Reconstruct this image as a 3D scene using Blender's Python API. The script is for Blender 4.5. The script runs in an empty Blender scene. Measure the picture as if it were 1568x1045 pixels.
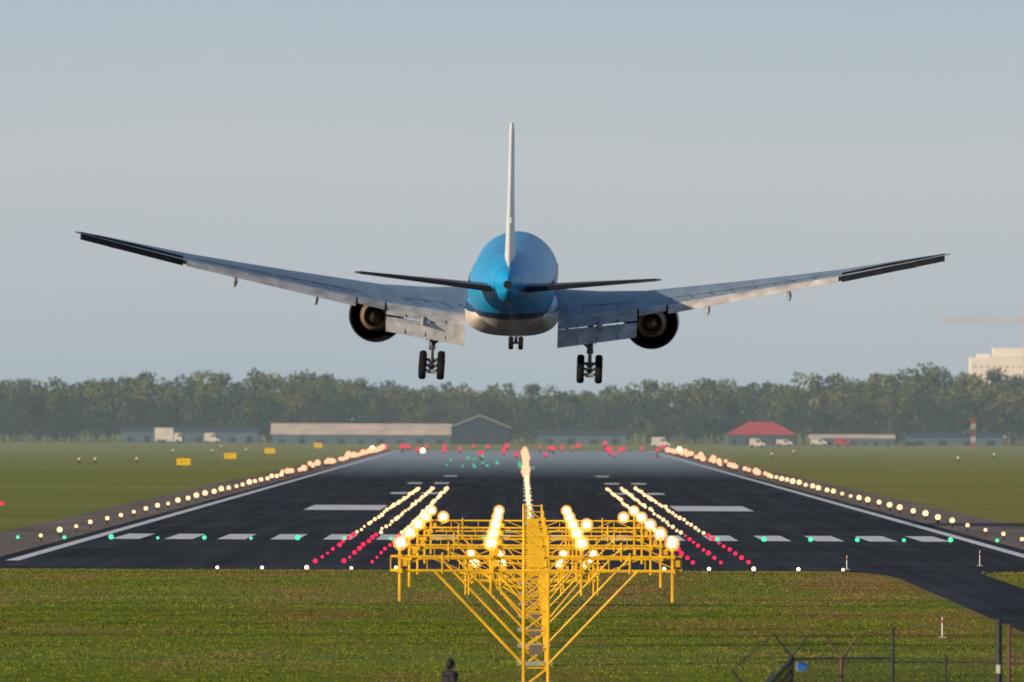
import bpy, math, random
import numpy as np
from mathutils import Vector, Matrix, Euler
random.seed(7); rng=np.random.default_rng(7)
sc=bpy.context.scene
COL=sc.collection

# ------------------------------------------------------------ materials
def newmat(name):
    m=bpy.data.materials.new(name); m.use_nodes=True
    nt=m.node_tree; b=nt.nodes['Principled BSDF']
    return m,nt,b
def setspec(b,v):
    for k in ('Specular IOR Level','Specular'):
        if k in b.inputs: b.inputs[k].default_value=v; return
def mat(name,col,rough=0.6,metal=0.0,spec=0.4,var=0.15,scale=3.0,bump=0.0,stretch=None):
    m,nt,b=newmat(name)
    b.inputs['Roughness'].default_value=rough; b.inputs['Metallic'].default_value=metal; setspec(b,spec)
    tc=nt.nodes.new('ShaderNodeTexCoord'); n=nt.nodes.new('ShaderNodeTexNoise')
    n.inputs['Scale'].default_value=scale; n.inputs['Detail'].default_value=5
    if stretch:
        mp=nt.nodes.new('ShaderNodeMapping'); mp.inputs['Scale'].default_value=stretch
        nt.links.new(tc.outputs['Object'],mp.inputs['Vector']); nt.links.new(mp.outputs[0],n.inputs['Vector'])
    else: nt.links.new(tc.outputs['Object'],n.inputs['Vector'])
    r=nt.nodes.new('ShaderNodeValToRGB')
    c=np.array(col)
    r.color_ramp.elements[0].position=0.3; r.color_ramp.elements[1].position=0.7
    r.color_ramp.elements[0].color=(*np.clip(c*(1-var),0,1),1); r.color_ramp.elements[1].color=(*np.clip(c*(1+var),0,1),1)
    nt.links.new(n.outputs['Fac'],r.inputs['Fac']); nt.links.new(r.outputs['Color'],b.inputs['Base Color'])
    if bump:
        bp=nt.nodes.new('ShaderNodeBump'); bp.inputs['Strength'].default_value=bump
        nt.links.new(n.outputs['Fac'],bp.inputs['Height']); nt.links.new(bp.outputs['Normal'],b.inputs['Normal'])
    return m
def emit(name,col,s):
    m=bpy.data.materials.new(name); m.use_nodes=True; nt=m.node_tree
    nt.nodes.clear(); o=nt.nodes.new('ShaderNodeOutputMaterial'); e=nt.nodes.new('ShaderNodeEmission')
    e.inputs['Color'].default_value=(*col,1); e.inputs['Strength'].default_value=s
    nt.links.new(e.outputs[0],o.inputs['Surface'])
    try: m.cycles.emission_sampling='NONE'
    except Exception: pass
    return m
def halo(name,col,s):
    m=bpy.data.materials.new(name); m.use_nodes=True; nt=m.node_tree
    nt.nodes.clear(); o=nt.nodes.new('ShaderNodeOutputMaterial'); e=nt.nodes.new('ShaderNodeEmission')
    e.inputs['Color'].default_value=(*col,1); e.inputs['Strength'].default_value=s
    nt.links.new(e.outputs[0],o.inputs['Volume'])
    try: m.cycles.homogeneous_volume=True
    except Exception: pass
    return m

# ------------------------------------------------------------ mesh builder
class B:
    def __init__(s): s.v=[]; s.f=[]; s.m=[]
    def add(s,vs,fs,mi=0):
        o=len(s.v); s.v+= [tuple(v) for v in vs]; s.f+=[tuple(i+o for i in f) for f in fs]; s.m+=[mi]*len(fs)
    def box(s,c,sz,mi=0,rot=None):
        x,y,z=[a/2 for a in sz]
        vs=[Vector((i*x,j*y,k*z)) for i in(-1,1) for j in(-1,1) for k in(-1,1)]
        if rot is not None:
            R=Euler(rot).to_matrix(); vs=[R@v for v in vs]
        vs=[v+Vector(c) for v in vs]
        s.add(vs,[(0,1,3,2),(4,6,7,5),(0,4,5,1),(2,3,7,6),(0,2,6,4),(1,5,7,3)],mi)
    def tube(s,p0,p1,r0,r1=None,n=8,mi=0,cap=True):
        if r1 is None: r1=r0
        p0=Vector(p0);p1=Vector(p1);d=(p1-p0)
        if d.length<1e-6: return
        q=d.to_track_quat('Z','Y'); vs=[]
        for p,r in((p0,r0),(p1,r1)):
            for i in range(n):
                a=2*math.pi*i/n; vs.append(p+q@Vector((r*math.cos(a),r*math.sin(a),0)))
        fs=[(i,(i+1)%n,n+(i+1)%n,n+i) for i in range(n)]
        if cap: fs+=[tuple(range(n-1,-1,-1)),tuple(range(n,2*n))]
        s.add(vs,fs,mi)
    def ball(s,c,r,n=10,k=6,mi=0,sz=(1,1,1)):
        vs=[(c[0],c[1],c[2]+r*sz[2])]
        for j in range(1,k):
            t=math.pi*j/k
            for i in range(n):
                a=2*math.pi*i/n
                vs.append((c[0]+r*sz[0]*math.sin(t)*math.cos(a),c[1]+r*sz[1]*math.sin(t)*math.sin(a),c[2]+r*sz[2]*math.cos(t)))
        vs.append((c[0],c[1],c[2]-r*sz[2])); L=len(vs)-1; fs=[]
        for i in range(n): fs.append((0,1+i,1+(i+1)%n))
        for j in range(k-2):
            for i in range(n):
                a=1+j*n+i;b=1+j*n+(i+1)%n; fs.append((a,a+n,b+n,b))
        for i in range(n): fs.append((L,1+(k-2)*n+(i+1)%n,1+(k-2)*n+i))
        s.add(vs,fs,mi)
    def lathe_y(s,prof,c=(0,0,0),n=32,mi=0,closed=False):
        vs=[];
        for (y,r) in prof:
            for i in range(n):
                a=2*math.pi*i/n; vs.append((c[0]+r*math.cos(a),c[1]+y,c[2]+r*math.sin(a)))
        fs=[]; P=len(prof)
        for j in range(P-1 if not closed else P):
            k=(j+1)%P
            for i in range(n):
                fs.append((j*n+i,j*n+(i+1)%n,k*n+(i+1)%n,k*n+i))
        s.add(vs,fs,mi)
    def loft(s,rings,mi=0,cap=True):
        n=len(rings[0]); vs=[p for r in rings for p in r]; fs=[]
        for j in range(len(rings)-1):
            for i in range(n):
                fs.append((j*n+i,j*n+(i+1)%n,(j+1)*n+(i+1)%n,(j+1)*n+i))
        if cap:
            fs.append(tuple(range(n-1,-1,-1))); fs.append(tuple(range((len(rings)-1)*n,len(rings)*n)))
        s.add(vs,fs,mi)
    def obj(s,name,mats,parent=None,smooth=False,loc=None):
        me=bpy.data.meshes.new(name); me.from_pydata(s.v,[],s.f); me.update()
        for m in mats: me.materials.append(m)
        me.polygons.foreach_set('material_index',s.m)
        if smooth: me.polygons.foreach_set('use_smooth',[True]*len(me.polygons))
        o=bpy.data.objects.new(name,me); COL.objects.link(o)
        if smooth:
            try:
                bpy.context.view_layer.objects.active=o; o.select_set(True)
                bpy.ops.object.shade_smooth_by_angle(angle=math.radians(40)); o.select_set(False)
            except Exception as ex: print('smooth',ex)
        if parent: o.parent=parent
        if loc: o.location=loc
        return o
def empty(name,loc=(0,0,0)):
    e=bpy.data.objects.new(name,None); e.location=loc; COL.objects.link(e); return e
def npmesh(name,V,F,mats,mi=None,parent=None):
    me=bpy.data.meshes.new(name); k=F.shape[1]
    me.vertices.add(len(V)); me.vertices.foreach_set('co',V.astype(np.float32).ravel())
    me.loops.add(F.size); me.loops.foreach_set('vertex_index',F.astype(np.int32).ravel())
    me.polygons.add(len(F)); me.polygons.foreach_set('loop_start',np.arange(0,F.size,k,dtype=np.int32))
    try: me.polygons.foreach_set('loop_total',np.full(len(F),k,dtype=np.int32))
    except Exception: pass
    for m in mats: me.materials.append(m)
    if mi is not None: me.polygons.foreach_set('material_index',mi.astype(np.int32))
    me.update(); me.validate()
    o=bpy.data.objects.new(name,me); COL.objects.link(o)
    if parent: o.parent=parent
    return o

# ------------------------------------------------------------ ground
def grass_nodes(nt,b,dark=1.0):
    L=nt.links
    g=nt.nodes.new('ShaderNodeNewGeometry')
    def noise(scale,det=6,vec=None):
        n=nt.nodes.new('ShaderNodeTexNoise'); n.inputs['Scale'].default_value=scale; n.inputs['Detail'].default_value=det
        n.inputs['Roughness'].default_value=0.6
        L.new(vec if vec else g.outputs['Position'],n.inputs['Vector']); return n
    def mapping(sc3):
        mp=nt.nodes.new('ShaderNodeMapping'); mp.inputs['Scale'].default_value=sc3; L.new(g.outputs['Position'],mp.inputs['Vector']); return mp.outputs[0]
    n1=noise(0.16,9,mapping((.9,.16,1))); n2=noise(0.7,6); n3=noise(0.012,5,mapping((.4,1,1)))
    n4=noise(1.0,4,mapping((.012,.10,1)))
    r1=nt.nodes.new('ShaderNodeValToRGB'); e=r1.color_ramp.elements
    e[0].position=0.36; e[0].color=(0.105*dark,0.145*dark,0.010*dark,1); e[1].position=0.66; e[1].color=(0.205*dark,0.235*dark,0.022*dark,1)
    L.new(n2.outputs['Fac'],r1.inputs['Fac'])
    sx=nt.nodes.new('ShaderNodeSeparateXYZ'); L.new(g.outputs['Position'],sx.inputs[0])
    dr=nt.nodes.new('ShaderNodeMapRange'); dr.inputs['From Min'].default_value=400; dr.inputs['From Max'].default_value=620; dr.inputs['To Min'].default_value=-.03; dr.inputs['To Max'].default_value=.12
    L.new(sx.outputs['Y'],dr.inputs['Value'])
    dx=nt.nodes.new('ShaderNodeMath'); dx.operation='MULTIPLY_ADD'; L.new(sx.outputs['X'],dx.inputs[0]); dx.inputs[1].default_value=.0025; L.new(dr.outputs[0],dx.inputs[2])
    dc=nt.nodes.new('ShaderNodeClamp'); dc.inputs['Min'].default_value=-.1; dc.inputs['Max'].default_value=.13; L.new(dx.outputs[0],dc.inputs['Value'])
    dn=nt.nodes.new('ShaderNodeMath'); dn.operation='ADD'; L.new(n1.outputs['Fac'],dn.inputs[0]); L.new(dc.outputs[0],dn.inputs[1])
    r2=nt.nodes.new('ShaderNodeValToRGB'); e=r2.color_ramp.elements
    e[0].position=0.47; e[0].color=(0,0,0,1); e[1].position=0.70; e[1].color=(0.95,0.95,0.95,1)
    L.new(dn.outputs[0],r2.inputs['Fac'])
    mx=nt.nodes.new('ShaderNodeMix'); mx.data_type='RGBA'
    L.new(r2.outputs['Color'],mx.inputs['Factor']); L.new(r1.outputs['Color'],mx.inputs['A']); mx.inputs['B'].default_value=(0.24*dark,0.155*dark,0.05*dark,1)
    rb=nt.nodes.new('ShaderNodeValToRGB'); e=rb.color_ramp.elements; e[0].position=.33; e[0].color=(.60,.64,.60,1); e[1].position=.52; e[1].color=(1,1,1,1)
    L.new(n4.outputs['Fac'],rb.inputs['Fac'])
    mb=nt.nodes.new('ShaderNodeMix'); mb.data_type='RGBA'; mb.blend_type='MULTIPLY'; mb.inputs['Factor'].default_value=1
    L.new(mx.outputs['Result'],mb.inputs['A']); L.new(rb.outputs['Color'],mb.inputs['B'])
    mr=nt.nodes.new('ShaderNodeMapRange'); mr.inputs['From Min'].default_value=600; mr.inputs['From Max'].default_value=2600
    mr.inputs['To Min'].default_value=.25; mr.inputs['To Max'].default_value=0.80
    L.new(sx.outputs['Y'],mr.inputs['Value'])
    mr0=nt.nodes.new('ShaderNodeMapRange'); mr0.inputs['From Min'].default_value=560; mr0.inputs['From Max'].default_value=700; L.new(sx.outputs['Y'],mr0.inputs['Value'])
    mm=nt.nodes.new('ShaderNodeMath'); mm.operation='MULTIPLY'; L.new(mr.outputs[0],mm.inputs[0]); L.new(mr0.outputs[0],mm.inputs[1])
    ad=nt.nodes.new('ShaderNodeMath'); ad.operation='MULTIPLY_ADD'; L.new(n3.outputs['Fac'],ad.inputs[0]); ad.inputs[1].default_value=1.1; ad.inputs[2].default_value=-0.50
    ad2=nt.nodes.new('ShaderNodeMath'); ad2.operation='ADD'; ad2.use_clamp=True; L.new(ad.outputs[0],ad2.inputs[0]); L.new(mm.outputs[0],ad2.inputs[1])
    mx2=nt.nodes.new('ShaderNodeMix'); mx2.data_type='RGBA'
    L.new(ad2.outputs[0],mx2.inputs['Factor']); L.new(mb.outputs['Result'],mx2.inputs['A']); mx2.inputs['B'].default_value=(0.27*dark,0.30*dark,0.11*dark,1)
    L.new(mx2.outputs['Result'],b.inputs['Base Color'])
    b.inputs['Roughness'].default_value=0.95; setspec(b,0.04)
    return n2
M_grass,nt,b=newmat('grass_ground')
n2=grass_nodes(nt,b,1.0)
bp=nt.nodes.new('ShaderNodeBump'); bp.inputs['Strength'].default_value=0.5; bp.inputs['Distance'].default_value=0.2
nt.links.new(n2.outputs['Fac'],bp.inputs['Height']); nt.links.new(bp.outputs['Normal'],b.inputs['Normal'])
M_blade,nt,b=newmat('grass_blades'); grass_nodes(nt,b,1.0)

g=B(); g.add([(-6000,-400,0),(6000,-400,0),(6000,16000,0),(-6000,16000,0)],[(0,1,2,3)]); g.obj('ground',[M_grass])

def tufts(name,N,x0,x1,y0,y1,h0,h1,w0,w1,excl=None,lines=None):
    X=rng.uniform(x0,x1,N); Y=rng.uniform(y0,y1,N)
    if excl is not None:
        k=~excl(X,Y); X=X[k];Y=Y[k]; N=len(X)
    nb=3; X=np.repeat(X,nb)+rng.normal(0,.06,N*nb); Y=np.repeat(Y,nb)+rng.normal(0,.06,N*nb); n=len(X)
    patch=0.6+0.5*(np.sin(X*0.9+np.sin(Y*.13)*2)*np.sin(Y*.21+X*.17)*.5+.5)
    H=rng.uniform(h0,h1,n)*patch; W=rng.uniform(w0,w1,n); A=rng.uniform(0,math.pi,n)
    lx=rng.normal(0,.5,n)*H; ly=rng.normal(0,.5,n)*H
    V=np.zeros((n,3,3)); dx=np.cos(A)*W/2; dy=np.sin(A)*W/2
    V[:,0]=np.stack([X-dx,Y-dy,np.zeros(n)],1);V[:,1]=np.stack([X+dx,Y+dy,np.zeros(n)],1);V[:,2]=np.stack([X+lx,Y+ly,H],1)
    return npmesh(name,V.reshape(-1,3),np.arange(n*3).reshape(-1,3),[M_blade])
ex=lambda X,Y:((X>18.3+np.clip((Y-600)/17,0,1)*-3)&(X<24.1)&(Y>300))|(Y>616.5+np.sin(X*.7)*.8+np.sin(X*2.3)*.5)
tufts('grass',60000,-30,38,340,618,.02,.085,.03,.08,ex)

# ------------------------------------------------------------ runway
M_asph,nt,b=newmat('runway_asphalt')
gm=nt.nodes.new('ShaderNodeNewGeometry'); mp=nt.nodes.new('ShaderNodeMapping'); mp.inputs['Scale'].default_value=(0.6,0.012,1)
nt.links.new(gm.outputs['Position'],mp.inputs['Vector'])
n=nt.nodes.new('ShaderNodeTexNoise'); n.inputs['Scale'].default_value=1.0; n.inputs['Detail'].default_value=6; nt.links.new(mp.outputs[0],n.inputs['Vector'])
r=nt.nodes.new('ShaderNodeValToRGB'); e=r.color_ramp.elements; e[0].position=.35; e[0].color=(.018,.022,.029,1); e[1].position=.7; e[1].color=(.042,.047,.058,1)
nt.links.new(n.outputs['Fac'],r.inputs['Fac'])
n2_=nt.nodes.new('ShaderNodeTexNoise'); n2_.inputs['Scale'].default_value=.05; n2_.inputs['Detail'].default_value=8; nt.links.new(gm.outputs['Position'],n2_.inputs['Vector'])
mx=nt.nodes.new('ShaderNodeMix'); mx.data_type='RGBA'; mx.blend_type='MULTIPLY'; mx.inputs['Factor'].default_value=.7
nt.links.new(r.outputs['Color'],mx.inputs['A'])
r3=nt.nodes.new('ShaderNodeValToRGB'); e=r3.color_ramp.elements; e[0].position=.35; e[0].color=(.55,.55,.55,1); e[1].position=.65; e[1].color=(1.4,1.4,1.4,1)
nt.links.new(n2_.outputs['Fac'],r3.inputs['Fac']); nt.links.new(r3.outputs['Color'],mx.inputs['B'])
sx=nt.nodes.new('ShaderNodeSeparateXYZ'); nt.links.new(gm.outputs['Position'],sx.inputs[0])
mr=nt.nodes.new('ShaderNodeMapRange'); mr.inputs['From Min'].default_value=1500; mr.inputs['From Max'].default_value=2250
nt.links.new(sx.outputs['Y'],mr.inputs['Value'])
m3=nt.nodes.new('ShaderNodeMix'); m3.data_type='RGBA'; nt.links.new(mr.outputs[0],m3.inputs['Factor']); nt.links.new(mx.outputs['Result'],m3.inputs['A']); m3.inputs['B'].default_value=(.30,.37,.45,1)  # far stretch tinted pale blue to imitate the mirage's sky reflection
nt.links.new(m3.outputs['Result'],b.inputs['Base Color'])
b.inputs['Roughness'].default_value=.9; setspec(b,.08)
M_should=mat('shoulder_asphalt',(.18,.15,.135),.9,spec=.1,var=.25,scale=.2,stretch=(1,.15,1))
M_mark=mat('white_marking_paint',(.62,.66,.72),.7,spec=.2,var=.3,scale=1.2)
M_tread=mat('tyre_rubber_marks',(.018,.018,.021),.9,spec=.1,var=.2,scale=.2)

s=B()
def sheet(bd,x0,x1,y0,y1,z,mi=0): bd.add([(x0,y0,z),(x1,y0,z),(x1,y1,z),(x0,y1,z)],[(0,1,2,3)],mi)
sheet(s,-37.6,37.6,617,2760,.004); s.obj('runway_shoulder',[M_should])
s=B(); 
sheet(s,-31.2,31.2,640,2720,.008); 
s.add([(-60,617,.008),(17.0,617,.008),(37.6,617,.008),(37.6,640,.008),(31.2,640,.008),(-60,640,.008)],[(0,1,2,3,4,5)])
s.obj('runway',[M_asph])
s=B(); s.add([(-60,640.02,.0085),(-31.2,640.02,.0085),(-31.2,660,.0085),(-40,650,.0085)],[(0,1,2,3)]); 
s.obj('runway_turn_pad',[M_asph])
s=B(); pts=[(19.0,330),(19.0,590),(18.7,602),(17.9,610),(16.6,617)]; rt=[(24,330),(24,590),(24,602),(24.3,610),(25.5,617)]
for i in range(4):
    s.add([(*pts[i],.006),(*rt[i],.006),(*rt[i+1],.006),(*pts[i+1],.006)],[(0,1,2,3)])
s.obj('service_road',[M_asph])
M_conc=mat('concrete',(.30,.29,.27),.9,spec=.1,var=.2,scale=.5)

s=B(); z=.014
for sg in(-1,1):
    sheet(s,sg*29.75-.40,sg*29.75+.40,650,2700,z)
    for i in range(8):
        c=sg*(2.35+3.56*i); sheet(s,c-.95,c+.95,764,798,z)
    sheet(s,sg*16.5-3.4,sg*16.5+3.4,1003,1058,z)
    for k,(dy,nn) in enumerate([(1210,2),(1390,2),(1560,1)]):
        for j in range(nn): sheet(s,sg*(10.5+j*3.3)-.9,sg*(10.5+j*3.3)+.9,dy,dy+25,z)
for y in range(870,2600,60):
    if not 870<y<880: sheet(s,-.45,.45,y,y+30,z)
for x in(-3.4,1.6):
    sheet(s,x,x+2.4,826,828,z); sheet(s,x+1.6,x+2.4,812,826,z)
sheet(s,-3.4,-1.0,811,812.9,z+.001)
s.obj('runway_markings',[M_mark])
s=B()
for i in range(70):
    x=random.choice([-1,1])*abs(random.gauss(5.5,1.6)); y=random.uniform(880,1250); l=random.uniform(40,200); w=random.uniform(.15,.4)
    sheet(s,x-w,x+w,y,y+l,.0095+i*.00005)
s.obj('tyre_marks',[M_tread])

# ------------------------------------------------------------ lights
M_warm=emit('lamp_warm',(1.0,.56,.28),2.3)
M_warmfar=emit('lamp_warm_far',(1.0,.44,.25),1.8)
M_white=emit('lamp_white',(1.0,.80,.52),9)
M_cross=emit('lamp_crossbar',(1.0,.72,.42),4)
M_red=emit('lamp_red',(1.0,.03,.10),1.4)
M_redfar=emit('lamp_red_far',(1.0,.06,.12),.95)
M_green=emit('lamp_green',(.12,1.0,.50),1.1)
M_greenfar=emit('lamp_green_far',(.10,.8,.45),.7)
M_halo=halo('lamp_glow',(1.0,.48,.10),3.6)
M_dark=mat('dark_fixture',(.04,.04,.045),.6)
def lights(name,pts,m,r=.2,ref=850,p=.8,post=True,jit=0.0):
    s=B()
    for (x,y,zz) in pts:
        rr=r*(y/ref)**p*random.uniform(.72,1.28); x+=random.gauss(0,jit); zz+=abs(random.gauss(0,jit))
        s.ball((x,y,zz+rr*.8),rr,8,6,0)
        if post: s.tube((x,y,0),(x,y,zz+rr*.2),rr*.35,rr*.5,6,1)
    return s.obj(name,[m,M_dark],smooth=True)
edge=[(sg*32.2,y,.3) for sg in(-1,1) for y in range(745,1500,30)]
lights('runway_edge_lights',edge,M_warm,.18,jit=.05)
edge=[(sg*32.2,y,.3) for sg in(-1,1) for y in range(1500,2600,36)]
lights('runway_edge_lights',edge,M_warmfar,.23,p=.7,jit=.25)
lights('runway_centreline_lights',[(0,y,.02) for y in range(800,1500,15)],M_warm,.15,jit=.04)
lights('runway_centreline_lights',[(0,y,.02) for y in range(1500,2600,22)],M_warmfar,.26,p=.7,jit=.16)
lights('touchdown_zone_lights',[(sg*x,y,.02) for sg in(-1,1) for x in(9,10.6,12.2) for y in range(800,1290,20)],M_warm,.125,jit=.05)
lights('approach_side_row_lights',[(sg*x,y,.05) for sg in(-1,1) for x in(9,10.6,12.2) for y in range(640,790,20)],M_red,.14,jit=.03)
lights('threshold_lights',[(x*3.09,753,.12) for x in range(-11,12) ],M_green,.16)
lights('approach_crossbar_lights',[(-.15+2.36*x,600,.25) for x in range(-7,8) if abs(x)>2],M_cross,.125)
s=[(x*4.6,2680,.3) for x in range(-7,8)]+[(random.uniform(-30,30),random.uniform(2100,2650),.3) for i in range(18)]
lights('runway_end_lights',s,M_redfar,.20,jit=.5)
lights('taxiway_lead_off_lights',[(random.uniform(-15,1),random.uniform(1700,2200),.05) for i in range(16)],M_greenfar,.14,jit=.3)
lights('obstruction_light',[(-48.4,1044,.0)],M_red,.18)
lights('vehicle_beacon_light',[(-33.5,2500,.6),(-22,2450,.3),(34,2500,.6)],M_cross,.2)

# ------------------------------------------------------------ approach light gantries
M_yel=mat('yellow_painted_steel',(.84,.47,.02),.45,spec=.4,var=.2,scale=1.5)
def gantry(D,zl,cols,full=True):
    e=empty('approach_light_gantry',(-.15,D,0)); s=B(); W=4.5 if full else 3.2
    zt=zl-.42; zb=zl-.86; dep=.8; hw=.38
    for sx in(-1,1):
        for sy in(-1,1): s.tube((sx*hw,sy*hw,0),(sx*hw,sy*hw,zl+.25),.045,n=6)
    nseg=max(2,int(zl/.55)); dz=(zl+.2)/nseg
    for i in range(nseg):
        z0=i*dz; z1=z0+dz; a=hw if i%2 else -hw
        for sy in(-1,1):
            s.tube((a,sy*hw,z0),(-a,sy*hw,z1),.024,n=5); s.tube((-hw,sy*hw,z1),(hw,sy*hw,z1),.018,n=5)
        for sx in(-1,1): s.tube((sx*hw,a,z0),(sx*hw,-a,z1),.022,n=5)
    for sy in(-1,1):
        for zz,rr in((zt,.04),(zb,.045)): s.tube((-W,sy*hw,zz),(W,sy*hw,zz),rr if sy<0 else rr*.7,n=6)
    N=8
    for i in range(N):
        x0=-W+2*W*i/N; x1=-W+2*W*(i+1)/N
        s.tube((x0,-hw,zt if i%2 else zb),(x1,-hw,zb if i%2 else zt),.018,n=5)
    for i in range(9):
        x=-W+2*W*i/8; s.tube((x,-hw,zb),(x,hw,zb),.025,n=5); s.tube((x,-hw,zt),(x,hw,zt),.02,n=5); s.tube((x,-hw,zb),(x,-hw,zt),.016,n=5)
    for sx in(-1,1):
        s.tube((sx*(W*.7),-hw,zb),(sx*hw,-hw,max(.3,zb-2.9)),.045,n=6); s.tube((sx*(W*.7),hw,zb),(sx*hw,hw,max(.3,zb-2.9)),.035,n=6)
        s.tube((sx*(W*.36),-hw,zb),(sx*hw,-hw,max(.3,zb-1.5)),.03,n=6)
        s.tube((sx*(W-.28),-hw-.06,zb-.95),(sx*(W-.28),-hw-.06,zl-.1),.045,n=6)
        s.tube((sx*(W-.28),hw+.06,zb-.5),(sx*(W-.28),hw+.06,zt),.03,n=6)
        for k in range(9):
            a0=math.pi*k/9+math.pi; a1=math.pi*(k+1)/9+math.pi
            s.tube((sx*(W-.28)+.14*math.cos(a0)+.05,-hw-.1,zb-.95+.25*math.sin(a0)),(sx*(W-.28)+.14*math.cos(a1)+.05,-hw-.1,zb-.95+.25*math.sin(a1)),.014,n=4,mi=1)
        s.tube((sx*1.4,-hw-.06,zb-.75),(sx*1.4,-hw-.06,zl-.1),.04,n=6)
        for k in range(9):
            a0=math.pi*k/9+math.pi; a1=math.pi*(k+1)/9+math.pi
            s.tube((sx*1.4+.12*math.cos(a0)+.05,-hw-.1,zb-.75+.22*math.sin(a0)),(sx*1.4+.12*math.cos(a1)+.05,-hw-.1,zb-.75+.22*math.sin(a1)),.012,n=4,mi=1)
        s.tube((sx*2.9,-hw-.03,zb-.1),(sx*2.9,-hw-.03,zt+.12),.03,n=5)
    for x in(-W+.28,-1.4,1.4,W-.28):
        s.box((x,-hw-.11,zt),(.14,.1,.12)); s.box((x,-hw-.11,zb),(.16,.1,.14)); s.box((x+.16,-hw-.1,zt-.2),(.14,.1,.2))
    s.box((0,-hw-.07,zt-.15),(.5,.08,.35)); s.box((0,0,.05),(1.2,1.2,.2),2)
    s.box((0,-hw-.06,1.15),(.42,.05,.30),3)
    s.obj('steel_frame',[M_yel,M_dark,M_conc,M_should],e)
    s=B(); h=B()
    for x in cols:
        s.tube((x,-hw-.06,zl-.16),(x,-hw-.06,zl-.02),.05,.10,8,1); s.ball((x,-hw-.06,zl),.125,12,8,0)
        h.ball((x,-hw-.06,zl),.25,16,12,0)
    s.obj('lamps',[M_white,M_yel],e,smooth=True); h.obj('lamp_glow',[M_halo],e,smooth=True)
    return e
C4=[-4.2,-1.4,1.4,4.2]
gantry(352,4.45,C4); gantry(382,4.45,C4); gantry(412,4.45,C4+[1.9]); gantry(442,4.45,C4+[-3.5,3.5]); gantry(472,4.45,C4)
gantry(502,2.3,[-2.7,-1.4,1.4,2.7],False); gantry(532,1.55,[-2.7,-1.4,0,1.4,2.7],False); gantry(566,1.0,[-2.7,-1.4,1.4,2.7],False)

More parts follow.
